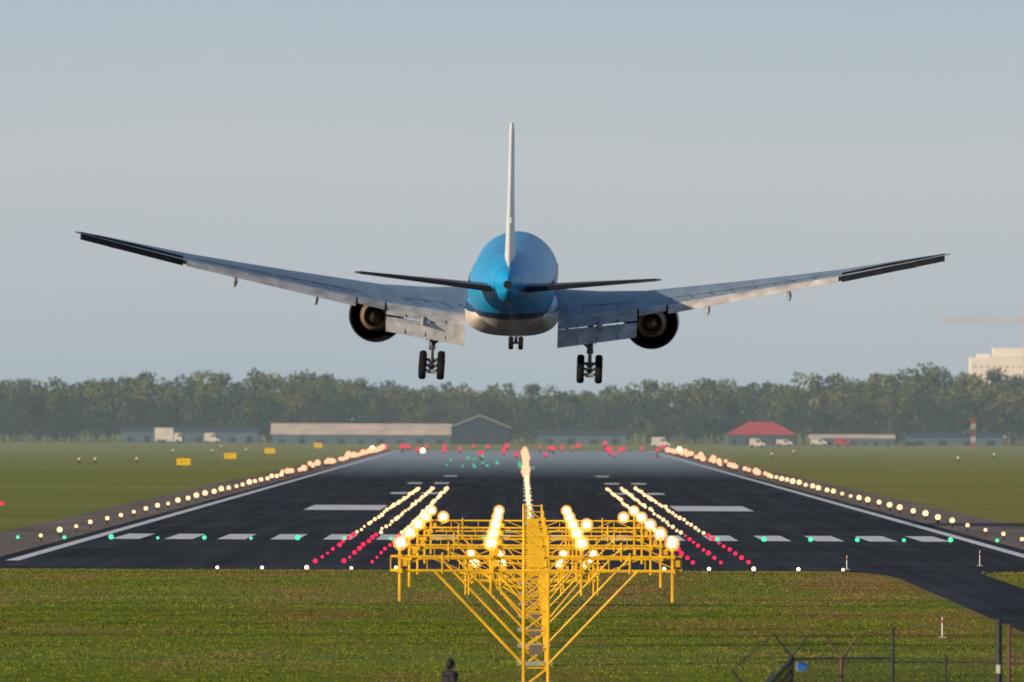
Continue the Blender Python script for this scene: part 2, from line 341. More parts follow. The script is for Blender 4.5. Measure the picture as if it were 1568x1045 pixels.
# ------------------------------------------------------------ airliner
def plane():
    P=empty('passenger_airplane',(-1.3,853,18.4))
    P.rotation_mode='XYZ'
    P.rotation_euler=(math.radians(2.6),math.radians(1.25),math.radians(-.55))
    m,nt,b=newmat('airliner_livery'); L=nt.links
    tc=nt.nodes.new('ShaderNodeTexCoord'); sx=nt.nodes.new('ShaderNodeSeparateXYZ'); L.new(tc.outputs['Object'],sx.inputs[0])
    r=nt.nodes.new('ShaderNodeValToRGB'); r.color_ramp.interpolation='CONSTANT'
    mr=nt.nodes.new('ShaderNodeMapRange'); mr.inputs['From Min'].default_value=-4; mr.inputs['From Max'].default_value=4
    L.new(sx.outputs['Z'],mr.inputs['Value']); L.new(mr.outputs[0],r.inputs['Fac'])
    e=r.color_ramp.elements; e[0].position=0; e[0].color=(.66,.60,.54,1); e[1].position=.265; e[1].color=(.004,.04,.12,1)
    k=e.new(.325); k.color=(.006,.32,.68,1)
    n=nt.nodes.new('ShaderNodeTexNoise'); n.inputs['Scale'].default_value=.8; n.inputs['Detail'].default_value=6; L.new(tc.outputs['Object'],n.inputs['Vector'])
    mx=nt.nodes.new('ShaderNodeMix'); mx.data_type='RGBA'; mx.blend_type='MULTIPLY'; mx.inputs['Factor'].default_value=.3
    r2=nt.nodes.new('ShaderNodeValToRGB'); r2.color_ramp.elements[0].position=.35; r2.color_ramp.elements[0].color=(.5,.5,.5,1); r2.color_ramp.elements[1].position=.6
    L.new(n.outputs['Fac'],r2.inputs['Fac']); L.new(r.outputs['Color'],mx.inputs['A']); L.new(r2.outputs['Color'],mx.inputs['B'])
    L.new(mx.outputs['Result'],b.inputs['Base Color']); b.inputs['Roughness'].default_value=.36; setspec(b,.5)
    M_liv=m
    M_wing=mat('wing_grey',(.20,.27,.36),.38,spec=.5,var=.18,scale=.9,stretch=(1,.3,1))
    M_shade=mat('wing_tail_shade',(.012,.014,.02),.7,spec=.1,var=.3,scale=1.5)  # near-black colour stands in for shade on outer wing and tail undersides
    M_tp=mat('tailplane_shaded_grey',(.08,.10,.13),.5,var=.2,scale=.6)  # grey darkened to carry the shade of the tailplane underside
    M_flap=mat('flap_grey',(.44,.43,.44),.45,spec=.4,var=.35,scale=.9)
    M_seam=mat('panel_seams',(.05,.06,.08),.7)
    M_fin=mat('fin_white',(.70,.73,.78),.35,spec=.5,var=.08,scale=.5)
    M_nac=mat('nacelle_paint',(.02,.035,.06),.4)
    M_duct=mat('fan_duct',(.008,.008,.010),.7,spec=.1)
    M_core=mat('hot_metal',(.30,.21,.14),.5,metal=.3,var=.4,scale=1.4)
    M_tyre=mat('tyre',(.012,.012,.014),.85,spec=.15)
    M_hub=mat('wheel_hub',(.35,.35,.36),.4,metal=.3)
    M_strut=mat('gear_steel',(.10,.11,.13),.45,metal=.3)
    M_glass=mat('window_glass',(.02,.025,.03),.1)
    R=[(-38,.10,1.5,.7),(-37.4,.42,1.8,.35),(-35,.98,2.3,-.15),(-32,1.6,2.6,-.7),(-28,2.25,2.85,-1.4),(-24,2.75,3.0,-2.1),(-20,3.02,3.08,-2.65),(-16,3.16,3.1,-3.0),(-12,3.22,3.1,-3.1),
       (0,3.22,3.1,-3.1),(12,3.22,3.1,-3.1),(22,3.22,3.15,-3.1),(27,3.05,3.05,-3.05),(31,2.45,2.3,-2.8),(34,1.6,1.1,-2.4),(35.8,.7,-.1,-1.8),(36.3,.06,-.8,-1.1)]
    s=B(); n=48; rings=[]
    for y,hw,t,bt in R:
        c=(t+bt)/2; hh=(t-bt)/2
        rings.append([(hw*math.cos(2*math.pi*i/n),y,c+hh*math.sin(2*math.pi*i/n)) for i in range(n)])
    s.loft(rings); s.obj('fuselage',[M_liv],P,smooth=True)
    s=B(); rings=[]
    for t in np.linspace(-1,1,15):
        k=max(.02,(1-abs(t)**2.6))**.5; rings.append([( (2.2+1.35*k)*math.copysign(abs(math.cos(a))**.75,math.cos(a)),1+14.5*t,-1.9-.2+ (1.75*k+.1)*math.copysign(abs(math.sin(a))**.8,math.sin(a))) for a in [2*math.pi*i/n for i in range(n)]])
    s.loft(rings); s.obj('wing_body_fairing',[M_liv],P,smooth=True)
    s=B()
    for sg in(-1,1):
        for i in range(84):
            y=-26+i*.62
            hwy=np.interp(y,[q[0] for q in R],[q[1] for q in R])
            s.box((sg*(hwy*.985),y,.55),(.06,.26,.38))
    s.tube((0,-38.08,1.1),(0,-37.6,1.1),.30,.34,12)
    s.box((0,-34.0,-.35),(.5,1.2,.25))
    for y,hw,t,bt in((-35,.98,2.3,-.15),):
        c=(t+bt)/2; hh=(t-bt)/2
        for i in range(36):
            a=2*math.pi*i/36; b2=2*math.pi*(i+1)/36
            s.tube((hw*math.cos(a),y,c+hh*math.sin(a)),(hw*math.cos(b2),y,c+hh*math.sin(b2)),.012,n=4,cap=False)
    s.obj('cabin_windows',[M_glass],P)
    up=[(0,0),(.02,.028),(.08,.055),(.2,.075),(.4,.08),(.6,.062),(.8,.035),(1,.006)]
    lo=[(1,-.006),(.8,-.022),(.6,-.035),(.4,-.045),(.2,-.045),(.08,-.032),(.02,-.018)]
    prof=up+lo
    def foil(x,yle,yte,zte,inc,th=1.0,vert=False,sg=1):
        c=yle-yte; a=math.radians(inc); pts=[]
        for u,w in prof:
            dy=(1-u)*c; dz=w*c*th
            y=yte+dy*math.cos(a)-dz*math.sin(a); z=zte+dy*math.sin(a)+dz*math.cos(a)
            pts.append((sg*x,y,z))
        return pts
    zx=[0,3,9.5,17,24.5,30.5,32.4]; zz=[-2.75,-2.45,-1.65,-.15,1.40,2.85,3.30]
    Z=lambda x: float(np.interp(x,zx,zz))
    lex=[0,3,10,30.5,32.4]; ley=[13.2,11,6.0,-8.6,-11.2]
    tex=[0,3,10,30.5,32.4]; tey=[-3.3,-3.5,-4.4,-11.0,-12.0]
    LE=lambda x: float(np.interp(x,lex,ley)); TE=lambda x: float(np.interp(x,tex,tey))
    INC=lambda x: float(np.interp(x,[0,3,10,24,32],[2.8,2.6,1.8,0,-1.5]))
    for sg,nm in((-1,'wing_port'),(1,'wing_starboard')):
        s=B(); xs=[0,3,6.5,10,13.5,17,20.5,24.3]
        s.loft([foil(x,LE(x),TE(x),Z(x),INC(x),1.0+.15*(x<4),sg=sg) for x in xs],0)
        xs=[24.3,27.5,30.5,31.6,32.4]
        s.loft([foil(x,LE(x),TE(x),Z(x),INC(x),1.0,sg=sg) for x in xs],0)
        s.obj(nm,[M_wing,M_shade],P,smooth=True)
        s=B()
        s.loft([foil(x,TE(x)+1.0,TE(x)-.25,Z(x)-.42,14,k,sg=sg) for x,k in ((24.5,4.4),(28,4.4),(32.0,3.2))],0)
        s.obj('aileron',[M_shade],P,smooth=True)  # thickened dark band, painted as the shadowed underside of the outer wing
        s=B()
        for a_,b_ in((4.2,9.0),(11.6,17.4),(17.6,23.6),(23.8,30)):
            s.loft([foil(x,LE(x)+1.0,LE(x)-.5,Z(x)+math.sin(math.radians(INC(x)))*(LE(x)-TE(x))+.05,-24,1.6,sg=sg) for x in(a_,b_)],0)
        s.obj('slats',[M_flap],P,smooth=True)
        s=B()
        def flap(x0,x1,c0,c1,d,dz0=0,dy=0,mi=0,k=1.1):
            rs=[]
            for x,c in((x0,c0),(x1,c1)):
                a=math.radians(d); yt=TE(x)+.25-dy-c*math.cos(a); zt=Z(x)+.02-dz0-c*math.sin(a)
                rs.append(foil(x,yt+c,yt,zt,d,k,sg=sg))
            s.loft(rs,mi)
        flap(3.45,9.35,2.2,1.9,24,.0); flap(3.45,9.35,1.7,1.4,50,.93,1.95)
        flap(9.5,11.5,1.6,1.5,16)
        flap(11.65,24.2,1.6,1.05,24,.0); 
        for x in(4.9,6.4,7.9):
            for (dd,d0,dyy,c) in((24,.0,0,2.05),(50,.93,1.95,1.4)):
                a=math.radians(dd); p0=Vector((sg*x,TE(x)+.2-dyy,Z(x)+.02-d0+.05)); p1=p0+Vector((0,-c*math.cos(a),-c*math.sin(a)))
                s.tube(p0,p1,.035,n=4,mi=1)
        for x0_,x1_ in((4,9.2),(11.8,17.8),(18,23.8)):
            K=8
            for i in range(K):
                xa=x0_+(x1_-x0_)*i/K; xb=x0_+(x1_-x0_)*(i+1)/K
                def top(x,u=.80):
                    c=LE(x)-TE(x); a=math.radians(INC(x)); return Vector((sg*x,TE(x)+(1-u)*c,Z(x)+(1-u)*c*math.sin(a)+.036*c))
                s.tube(top(xa),top(xb),.03,n=4,mi=1,cap=False)
                if i%2==0: s.tube(top(xa),top(xa,.97)-Vector((0,0,.0)),.025,n=4,mi=1,cap=False)
        s.obj('flaps',[M_flap,M_seam],P,smooth=True)
        s=B()
        for x,l,h in((6.6,2.6,.42),(14.6,2.0,.40),(20.6,1.7,.36)):
            y=TE(x); z=Z(x)
            rs=[]
            for t in(-1,-.6,0,.6,1):
                k=max(.06,1-abs(t)**2); rs.append([(sg*x+.2*k*math.cos(a),y-.5+t*l,z-.55-.24*(-t+1)+h*k*math.sin(a)) for a in[2*math.pi*i/10 for i in range(10)]])
            s.loft(rs)
        s.obj('flap_track_fairings',[M_flap],P,smooth=True)
        ex_,ez=10.45,-3.05; s=B(); c=(sg*ex_,0,ez)
        s.lathe_y([(7.6,1.98),(9,2.08),(11,2.12),(13.5,2.08),(15,1.9),(15.5,1.75),(15.3,1.62),(14,1.58)],c,40,0)
        s.lathe_y([(14,1.58),(11,1.56),(9,1.7),(7.6,1.88),(7.6,1.98)],c,40,1)
        s.lathe_y([(12,1.57),(12,0.02)],c,40,1)
        s.lathe_y([(11.5,1.12),(9,1.25),(7,1.1),(5.2,.86),(5.22,.80),(6.6,.78),(6.6,.5)],c,36,2)
        s.lathe_y([(6.6,.62),(6.0,.55),(5.0,.32),(4.2,.03)],c,24,2)
        for k in range(26):
            a=2*math.pi*k/26; s.box((c[0]+1.36*math.cos(a),10.2,c[2]+1.36*math.sin(a)),(.5,.5,.03),1,(0,-a,0))
        s.obj('engine_port' if sg<0 else 'engine_starboard',[M_nac,M_duct,M_core],P,smooth=True)
        s=B(); x=sg*ex_
        s.add([(x-.25,13,ez+2.0),(x+.25,13,ez+2.0),(x-.3,4.0,Z(ex_)+.1),(x+.3,4.0,Z(ex_)+.1),(x-.25,9,ez+1.1),(x+.25,9,ez+1.1),(x-.12,1.0,Z(ex_)-.35),(x+.12,1.0,Z(ex_)-.35),(x-.25,6.0,ez+.75),(x+.25,6.0,ez+.75)],
              [(0,1,3,2),(0,4,5,1),(4,8,9,5),(8,6,7,9),(6,2,3,7),(0,2,6,8,4),(1,5,9,7,3)])
        s.obj('pylon',[M_wing],P)
        s=B(); gx=sg*5.9; gy=-4.2; gz=-6.2; tilt=math.radians(14)
        s.tube((gx,gy,-2.4),(gx,gy,-4.9),.23,n=14,mi=0); s.tube((gx,gy,-4.9),(gx,gy,gz),.15,n=12,mi=1)
        s.tube((gx-sg*2.2,gy+.3,-2.9),(gx,gy,-4.7),.10,n=8); s.tube((gx,gy+2.6,-2.9),(gx,gy,-4.8),.09,n=8)
        s.tube((gx+sg*.9,gy-.2,-2.7),(gx,gy-.1,-4.2),.07,n=8); s.tube((gx,gy-.25,-4.5),(gx,gy-.7,-5.3),.06,n=6); s.tube((gx,gy-.7,-5.3),(gx,gy-.2,-6.0),.06,n=6)
        s.box((gx+sg*.42,gy,-3.6),(.06,1.6,1.5),3)
        s.box((gx,gy,-4.9),(.5,.4,.3))
        f=Vector((0,math.cos(tilt),math.sin(tilt))); c0=Vector((gx,gy,gz))
        s.tube(c0-f*1.6,c0+f*1.6,.17,n=10)
        for t in(-1.45,0,1.45):
            a=c0+f*t; s.tube(a-Vector((.75,0,0)),a+Vector((.75,0,0)),.10,n=8)
            for w in(-1,1):
                cx=a.x+w*.68
                pr=[(-.27,.35),(-.28,.5),(-.22,.62),(-.1,.67),(.1,.67),(.22,.62),(.28,.5),(.27,.35)]; nn=24; vs=[]
                for (dx,rr) in pr:
                    for i in range(nn):
                        an=2*math.pi*i/nn; vs.append((cx+dx,a.y+rr*math.cos(an),a.z+rr*math.sin(an)))
                fs=[(j*nn+i,j*nn+(i+1)%nn,(j+1)*nn+(i+1)%nn,(j+1)*nn+i) for j in range(7) for i in range(nn)]
                s.add(vs,fs,2); s.tube((cx-.22,a.y,a.z),(cx+.22,a.y,a.z),.35,n=18,mi=1)
            s.tube(a+Vector((-.3,-.2,-.05)),a+Vector((.3,-.2,-.05)),.16,n=10,mi=1)
        s.obj('main_landing_gear',[M_strut,M_hub,M_tyre,M_flap],P,smooth=True)
        s=B()
        s.loft([foil(x,ya,yb,z_,-1.5,.75,sg=sg) for x,ya,yb,z_ in((.4,-28.0,-35.0,.55),(4,-30.6,-35.8,.95),(10.6,-35.2,-37.4,1.65),(11,-36.2,-37.5,1.7))],0)
        s.obj('tailplane',[M_tp],P,smooth=True)
        s=B()
        s.loft([foil(x,yb+.9,yb-.1,z_-.02,4,k,sg=sg) for x,yb,z_,k in((1.2,-35.3,.58,3.2),(10.6,-37.4,1.62,1.6))],0)
        s.obj('elevator',[M_shade],P,smooth=True)  # dark rear strip, underside shade put into its colour
    s=B()
    def vf(z,yle,yte,th):
        c=yle-yte; pts=[]; th*=.58
        for u,w in [(0,0),(.03,.03),(.12,.048),(.3,.055),(.6,.045),(.85,.02),(1,.008)]: pts.append((w*c*th,yle-u*c,z))
        for u,w in [(1,-.008),(.85,-.02),(.6,-.045),(.3,-.055),(.12,-.048),(.03,-.03)]: pts.append((w*c*th,yle-u*c,z))
        return pts
    s.loft([vf(2.0,-20.5,-34.8,1.0),(vf(3.2,-23.5,-35.0,1.0)),vf(7,-28.0,-36.0,1),vf(11.8,-33.3,-37.4,1.5),vf(12.5,-34.2,-37.6,1.5),vf(12.7,-35,-37.5,1.0)])
    s.tube((.12,-37.0,5.5),(.12,-37.0,5.9),.05,n=5)
    s.obj('tail_fin',[M_fin],P,smooth=True)
    s=B(); s.tube((0,29,-2.8),(0,29,-5.7),.13,n=10); s.tube((0,31,-3),(0,29,-4.8),.07,n=8); s.tube((-.4,29,-5.7),(.4,29,-5.7),.08,n=8)
    for w in(-1,1):
        pr=[(-.17,.28),(-.19,.42),(-.12,.52),(.12,.52),(.19,.42),(.17,.28)]; nn=22; vs=[]
        for dx,rr in pr:
            for i in range(nn):
                an=2*math.pi*i/nn; vs.append((w*.38+dx,29+rr*math.cos(an),-5.7+rr*math.sin(an)))
        s.add(vs,[(j*nn+i,j*nn+(i+1)%nn,(j+1)*nn+(i+1)%nn,(j+1)*nn+i) for j in range(5) for i in range(nn)],2)
        s.tube((w*.38-.15,29,-5.7),(w*.38+.15,29,-5.7),.28,n=14,mi=1)
        s.box((w*.55,30.2,-3.7),(.05,1.8,1.1),3)
    s.obj('nose_landing_gear',[M_strut,M_hub,M_tyre,M_flap],P,smooth=True)
plane()

# ------------------------------------------------------------ distant trees
def treemat(name,cA,cB):
    m,nt,b=newmat(name); L=nt.links
    g=nt.nodes.new('ShaderNodeNewGeometry'); n=nt.nodes.new('ShaderNodeTexNoise'); n.inputs['Scale'].default_value=.06; n.inputs['Detail'].default_value=5
    L.new(g.outputs['Position'],n.inputs['Vector'])
    r=nt.nodes.new('ShaderNodeValToRGB'); e=r.color_ramp.elements; e[0].position=.38;e[1].position=.62; e[0].color=(*cA,1); e[1].color=(*cB,1)
    L.new(n.outputs['Fac'],r.inputs['Fac']); L.new(r.outputs['Color'],b.inputs['Base Color']); b.inputs['Roughness'].default_value=1; setspec(b,0)
    return m
M_leafA=treemat('foliage_a',(.06,.095,.035),(.15,.155,.05)); M_leafB=treemat('foliage_b',(.04,.08,.045),(.11,.13,.05))
M_leafC=treemat('foliage_understorey',(.015,.04,.045),(.03,.06,.05))
M_bark=mat('bark',(.07,.065,.06),.95,var=.2)
def trees(name,specs,leafn,mats):
    V=[];F=[];MI=[];bt=B()
    off=0
    for (x,y,h,kind) in specs:
        cw=h*random.uniform(.20,.30); base=h*random.uniform(.10,.25)
        bt.tube((x,y,0),(x+random.uniform(-.4,.4),y,h*.75),h*.014,h*.006,5,0)
        nc=random.randint(11,16); cl=[]
        for i in range(nc):
            t=random.random()**.85; zc=base+(h-base)*t*.95
            prof=math.sin(math.pi*min(1,(.15+.8*t)))**.6
            a=random.uniform(0,6.28); rr=cw*prof*random.uniform(.25,.85)
            c=(x+rr*math.cos(a),y+rr*math.sin(a),zc); cl.append((c,random.uniform(.10,.17)*h))
            if i<6: bt.tube((x,y,zc*.6),c,h*.006,h*.002,4,0)
        per=leafn//nc
        for c,r in cl:
            d=rng.normal(0,1,(per,3)); d/=np.linalg.norm(d,axis=1)[:,None]; rad=r*rng.uniform(.3,1.05,(per,1))**.6
            p=np.array(c)+d*rad*np.array([1,1,.8]); p[:,2]=np.maximum(p[:,2],.2)
            sz=rng.uniform(.22,.50,(per,1,1))*(h/21)
            u=rng.normal(0,1,(per,3)); u/=np.linalg.norm(u,axis=1)[:,None]; w=np.cross(u,rng.normal(0,1,(per,3))); w/=np.linalg.norm(w,axis=1)[:,None]
            q=np.stack([-u-w*.7,u-w,u*.7+w,-u+w*.8],1)*sz+p[:,None,:]
            V.append(q.reshape(-1,3)); F.append(np.arange(per*4).reshape(-1,4)+off); off+=per*4; MI.append(np.full(per,kind))
    e=empty(name); npmesh('foliage',np.concatenate(V),np.concatenate(F),mats,np.concatenate(MI),e); bt.obj('trunks',[M_bark],e)
specs=[]
hx=[-300,-160,-110,-70,-40,10,40,75,105,125,155,300]; hh=[21.5,20.5,21.5,21.5,19.5,17,19.5,20,22.8,23.5,22.5,22]
for row,(yy,k) in enumerate([(3420,.76),(3455,.88),(3490,.94),(3520,.98)]):
    x=-235
    while x<235:
        h=np.interp(x,hx,hh)*k*random.uniform(.84,1.06); specs.append((x,yy+random.uniform(-12,12),float(h),random.randint(0,1))); x+=random.uniform(3.2,6.4)
trees('distant_trees',specs,760,[M_leafA,M_leafB])
specs=[]
for yy,h0,h1 in((3385,4,10),(3400,7,14)):
    x=-240
    while x<240:
        specs.append((x,yy+random.uniform(-6,6),random.uniform(h0,h1),0 if random.random()<.88 else 1)); x+=random.uniform(1.4,3.0)
trees('distant_hedge',specs,260,[M_leafC,M_leafB])

# ------------------------------------------------------------ distant buildings and vehicles
M_beige=mat('pale_cladding',(.60,.52,.45),.8,var=.2,scale=.2); M_roofg=mat('roof_grey',(.34,.34,.33),.8,var=.12,scale=.2)
M_navy=mat('navy_cladding',(.008,.02,.045),.7); M_navyr=mat('navy_roof',(.03,.05,.08),.7); M_red2=mat('red_roof',(.42,.05,.06),.8); M_wh=mat('white_panel',(.62,.60,.58),.6,var=.15,scale=.3)
M_win=mat('dark_window',(.03,.04,.05),.2); M_blueg=mat('blue_grey_cladding',(.07,.12,.17),.7,var=.15,scale=.1)
def shed(name,x0,x1,y,dep,he,hr,mw,mr,ridge='x',doors=6,win=True,hip=0):
    e=empty(name,((x0+x1)/2,y,0)); W=(x1-x0); s=B(); s.box((0,dep/2,he/2),(W,dep,he)); s.obj('walls',[mw],e)
    s=B(); o=.5
    if ridge=='x':
        a=[(-W/2-o,-o,he),(W/2+o,-o,he),(W/2+o,dep+o,he),(-W/2-o,dep+o,he),(-W/2-o+hip,dep/2,hr),(W/2+o-hip,dep/2,hr)]
        s.add(a,[(0,1,5,4),(2,3,4,5),(0,4,3),(1,2,5),(3,2,1,0)])
    else:
        a=[(-W/2-o,-o,he),(W/2+o,-o,he),(W/2+o,dep+o,he),(-W/2-o,dep+o,he),(0,-o,hr),(0,dep+o,hr)]
        s.add(a,[(0,4,5,3),(1,2,5,4),(0,1,4),(2,3,5),(3,2,1,0)])
        s.tube((-W/2-o-.2,-o-.1,he),(0,-o-.1,hr+.1),.16,n=5,mi=1); s.tube((W/2+o+.2,-o-.1,he),(0,-o-.1,hr+.1),.16,n=5,mi=1)
    s.obj('roof',[mr,M_roofg],e)
    s=B()
    for i in range(doors):
        x=-W/2+W*(i+.5)/doors; s.box((x,-.03,he*.30),(W/doors*.35,.1,he*.6 if i%2 else he*.4))
        if win and he>4: s.box((x,-.03,he*.86),(W/doors*.6,.1,.5))
    s.obj('doors_and_windows',[M_win],e); return e
shed('warehouse',-73,-21.6,3290,22,2.6,5.9,M_blueg,M_beige,'x',9)
shed('gabled_hangar',-21,-4.5,3270,20,4.9,8.3,M_navy,M_navy,'y',2,False)
shed('red_roofed_house',59,79,3300,14,3.0,6.8,M_blueg,M_red2,'x',5,hip=7)
shed('airport_shed',-118,-78,3330,15,3.4,4.6,M_blueg,M_navyr,'x',8)
shed('airport_shed',84,108,3320,12,2.0,3.2,M_blueg,M_beige,'x',7)
shed('airport_shed',112,140,3325,12,2.6,3.6,M_blueg,M_navyr,'x',4)
shed('airport_shed',4,30,3335,12,2.8,4.0,M_blueg,M_navyr,'x',4)
def van(x,y,l=6,h=2.6,m=M_wh,name='parked_van',w=2.2):
    e=empty(name,(x,y,0)); s=B()
    prof=[(-l/2,.5),(l/2-.1,.5),(l/2,1.1),(l/2-.9,1.45),(l/2-1.6,h),(-l/2+.1,h)]
    s.loft([[(px,-w/2,pz) for px,pz in prof],[(px,w/2,pz) for px,pz in prof]]); s.obj('body',[m],e)
    s=B(); s.box((l/2-1.9,-w/2-.02,h*.72),(1.0,.04,.6)); s.box((l/2-1.2,0,h*.75),(.5,w*.8,.5),0,(0,.9,0))
    for px in(-l/3,l/3.2):
        for sy in(-1,1): s.tube((px,sy*(w/2-.1),.4),(px,sy*(w/2+.03),.4),.42,n=14)
    s.obj('wheels_and_windows',[M_win],e)
def truck(x,y,l=10,h=3.8,m=M_wh,name='box_truck'):
    e=empty(name,(x,y,0)); s=B(); s.box((-1.2,0,h/2+.5),(l-2.6,2.5,h-1)); s.box((-.5,0,.7),(l-1,2.2,.3)); 
    prof=[(l/2-2.2,.5),(l/2,.5),(l/2,1.7),(l/2-.4,2.9),(l/2-2.2,2.9)]
    s.loft([[(px,-1.2,pz) for px,pz in prof],[(px,1.2,pz) for px,pz in prof]]); s.obj('body',[m],e)
    s=B(); s.box((l/2-.7,-1.22,2.2),(.9,.04,.7))
    for px in(-l/3,-l/3+1.3,l/2-1.2):
        for sy in(-1,1): s.tube((px,sy*1.0,.5),(px,sy*1.27,.5),.5,n=14)
    s.obj('wheels_and_windows',[M_win],e)
truck(-104,3320,8,4.4); van(-91,3310,4.5,3.0)
van(36,3000,5.0,2.8); van(62.5,3050,4.2,2.4); van(84,3240,4.6,2.0); van(90,3210,4.5,2.0,M_red2,'parked_van'); van(73,3190,4.6,1.9)
e=empty('office_block',(190,4500,0)); s=B(); s.box((0,10,16),(26,20,32)); s.box((3,8,34),(14,12,3.6)); s.box((-8,6,32.6),(5,5,1.6)); s.obj('walls',[mat('white_render_wall',(.75,.72,.69),.7,var=.08,scale=.1)],e)
s=B()
for k in range(9):
    for i in range(10): s.box((-11.5+i*2.55,-.05,2+k*3.3),(1.0,.15,.7))
s.obj('windows',[M_roofg],e)
M_crane=mat('crane_pale_steel',(.60,.46,.42),.6)
e=empty('tower_crane',(198,4480,0)); s=B()
for sx in(-1,1):
    for sy in(-1,1): s.tube((sx*.9,sy*.9,0),(sx*.9,sy*.9,52),.2,n=5)
for i in range(26):
    a=.9 if i%2 else -.9
    for sy in(-.9,.9): s.tube((a,sy,i*2),(-a,sy,i*2+2),.13,n=4)
for yy,zz_ in((-.7,46),(.7,46),(0,47.4)): s.tube((-34,yy,zz_),(12,yy,zz_),.14,n=5)
for i in range(23): s.tube((-34+i*2,-.7,46),(-33+i*2,0,47.4),.09,n=4); s.tube((-33+i*2,0,47.4),(-32+i*2,-.7,46),.09,n=4)
s.tube((0,0,53),(-26,0,47.4),.07,n=4); s.tube((0,0,53),(11,0,47.4),.07,n=4); s.box((10,0,45),(3,1.6,2.6)); s.box((1.6,-1,45),(1.6,1.6,2))
s.obj('lattice',[M_crane],e)
e=empty('lattice_mast',(116.5,2950,0)); s=B()
for k in range(5):
    z0=k*1.7-.0
    for sx in(-1,1): s.tube((sx*.4,0,z0),(sx*.4,0,z0+1.7),.12,n=5,mi=k%2)
    s.tube((-.4,0,z0),(.4,0,z0+1.7),.08,n=4,mi=k%2)
s.obj('lattice',[M_red2,M_wh],e)
M_ysign=mat('sign_yellow',(.75,.50,.02),.5,var=.05); M_blk=mat('black_paint',(.02,.02,.02),.6)
def tsign(x,y,w=2.2,h=1.1):
    e=empty('taxiway_sign',(x,y,0)); s=B(); s.box((0,0,.35+h/2),(w,.2,h)); s.box((-w*.15,-.11,.35+h/2),(w*.05,.02,h*.35),1); s.box((w*.1,-.11,.35+h/2),(w*.1,.02,h*.08),1)
    for sx in(-1,1): s.tube((sx*w*.35,0,0),(sx*w*.35,0,.35),.05,n=6,mi=1)
    s.box((0,0,h+.37),(w+.06,.26,.05),1); s.obj('panel',[M_ysign,M_blk],e)
tsign(-54.2,1800); tsign(-53.5,2060); tsign(-53.0,2360,2.2); tsign(-50.5,2780,2.0,1.2)
s=B()
for x,y in((-75,1910),(-72.5,1915),(-66,1930),(-74,2390),(-66,2400),(-60,2450),(-72,2700),(50,2300),(58,2450),(80,2100),(95,2300)):
    s.tube((x,y,0),(x,y,.7),.12,n=6,mi=1); s.ball((x,y,.85),.24,8,6,0)
s.obj('taxiway_marker_lights',[mat('marker_lamp_glass',(.8,.7,.5),.3),M_dark],smooth=True)
def marker(x,y,h):
    s=B(); s.tube((0,0,0),(0,0,h*.7),.035,n=8,mi=0); s.tube((0,0,h*.7),(0,0,h*.85),.037,n=8,mi=1); s.tube((0,0,h*.85),(0,0,h),.035,.02,8,mi=0); s.box((0,0,.03),(.3,.3,.06),2)
    s.obj('marker_post',[M_wh,M_red2,M_conc],loc=(x,y,0))
marker(17.2,622,.8); marker(25.2,640,.9); marker(15.4,432,.8)

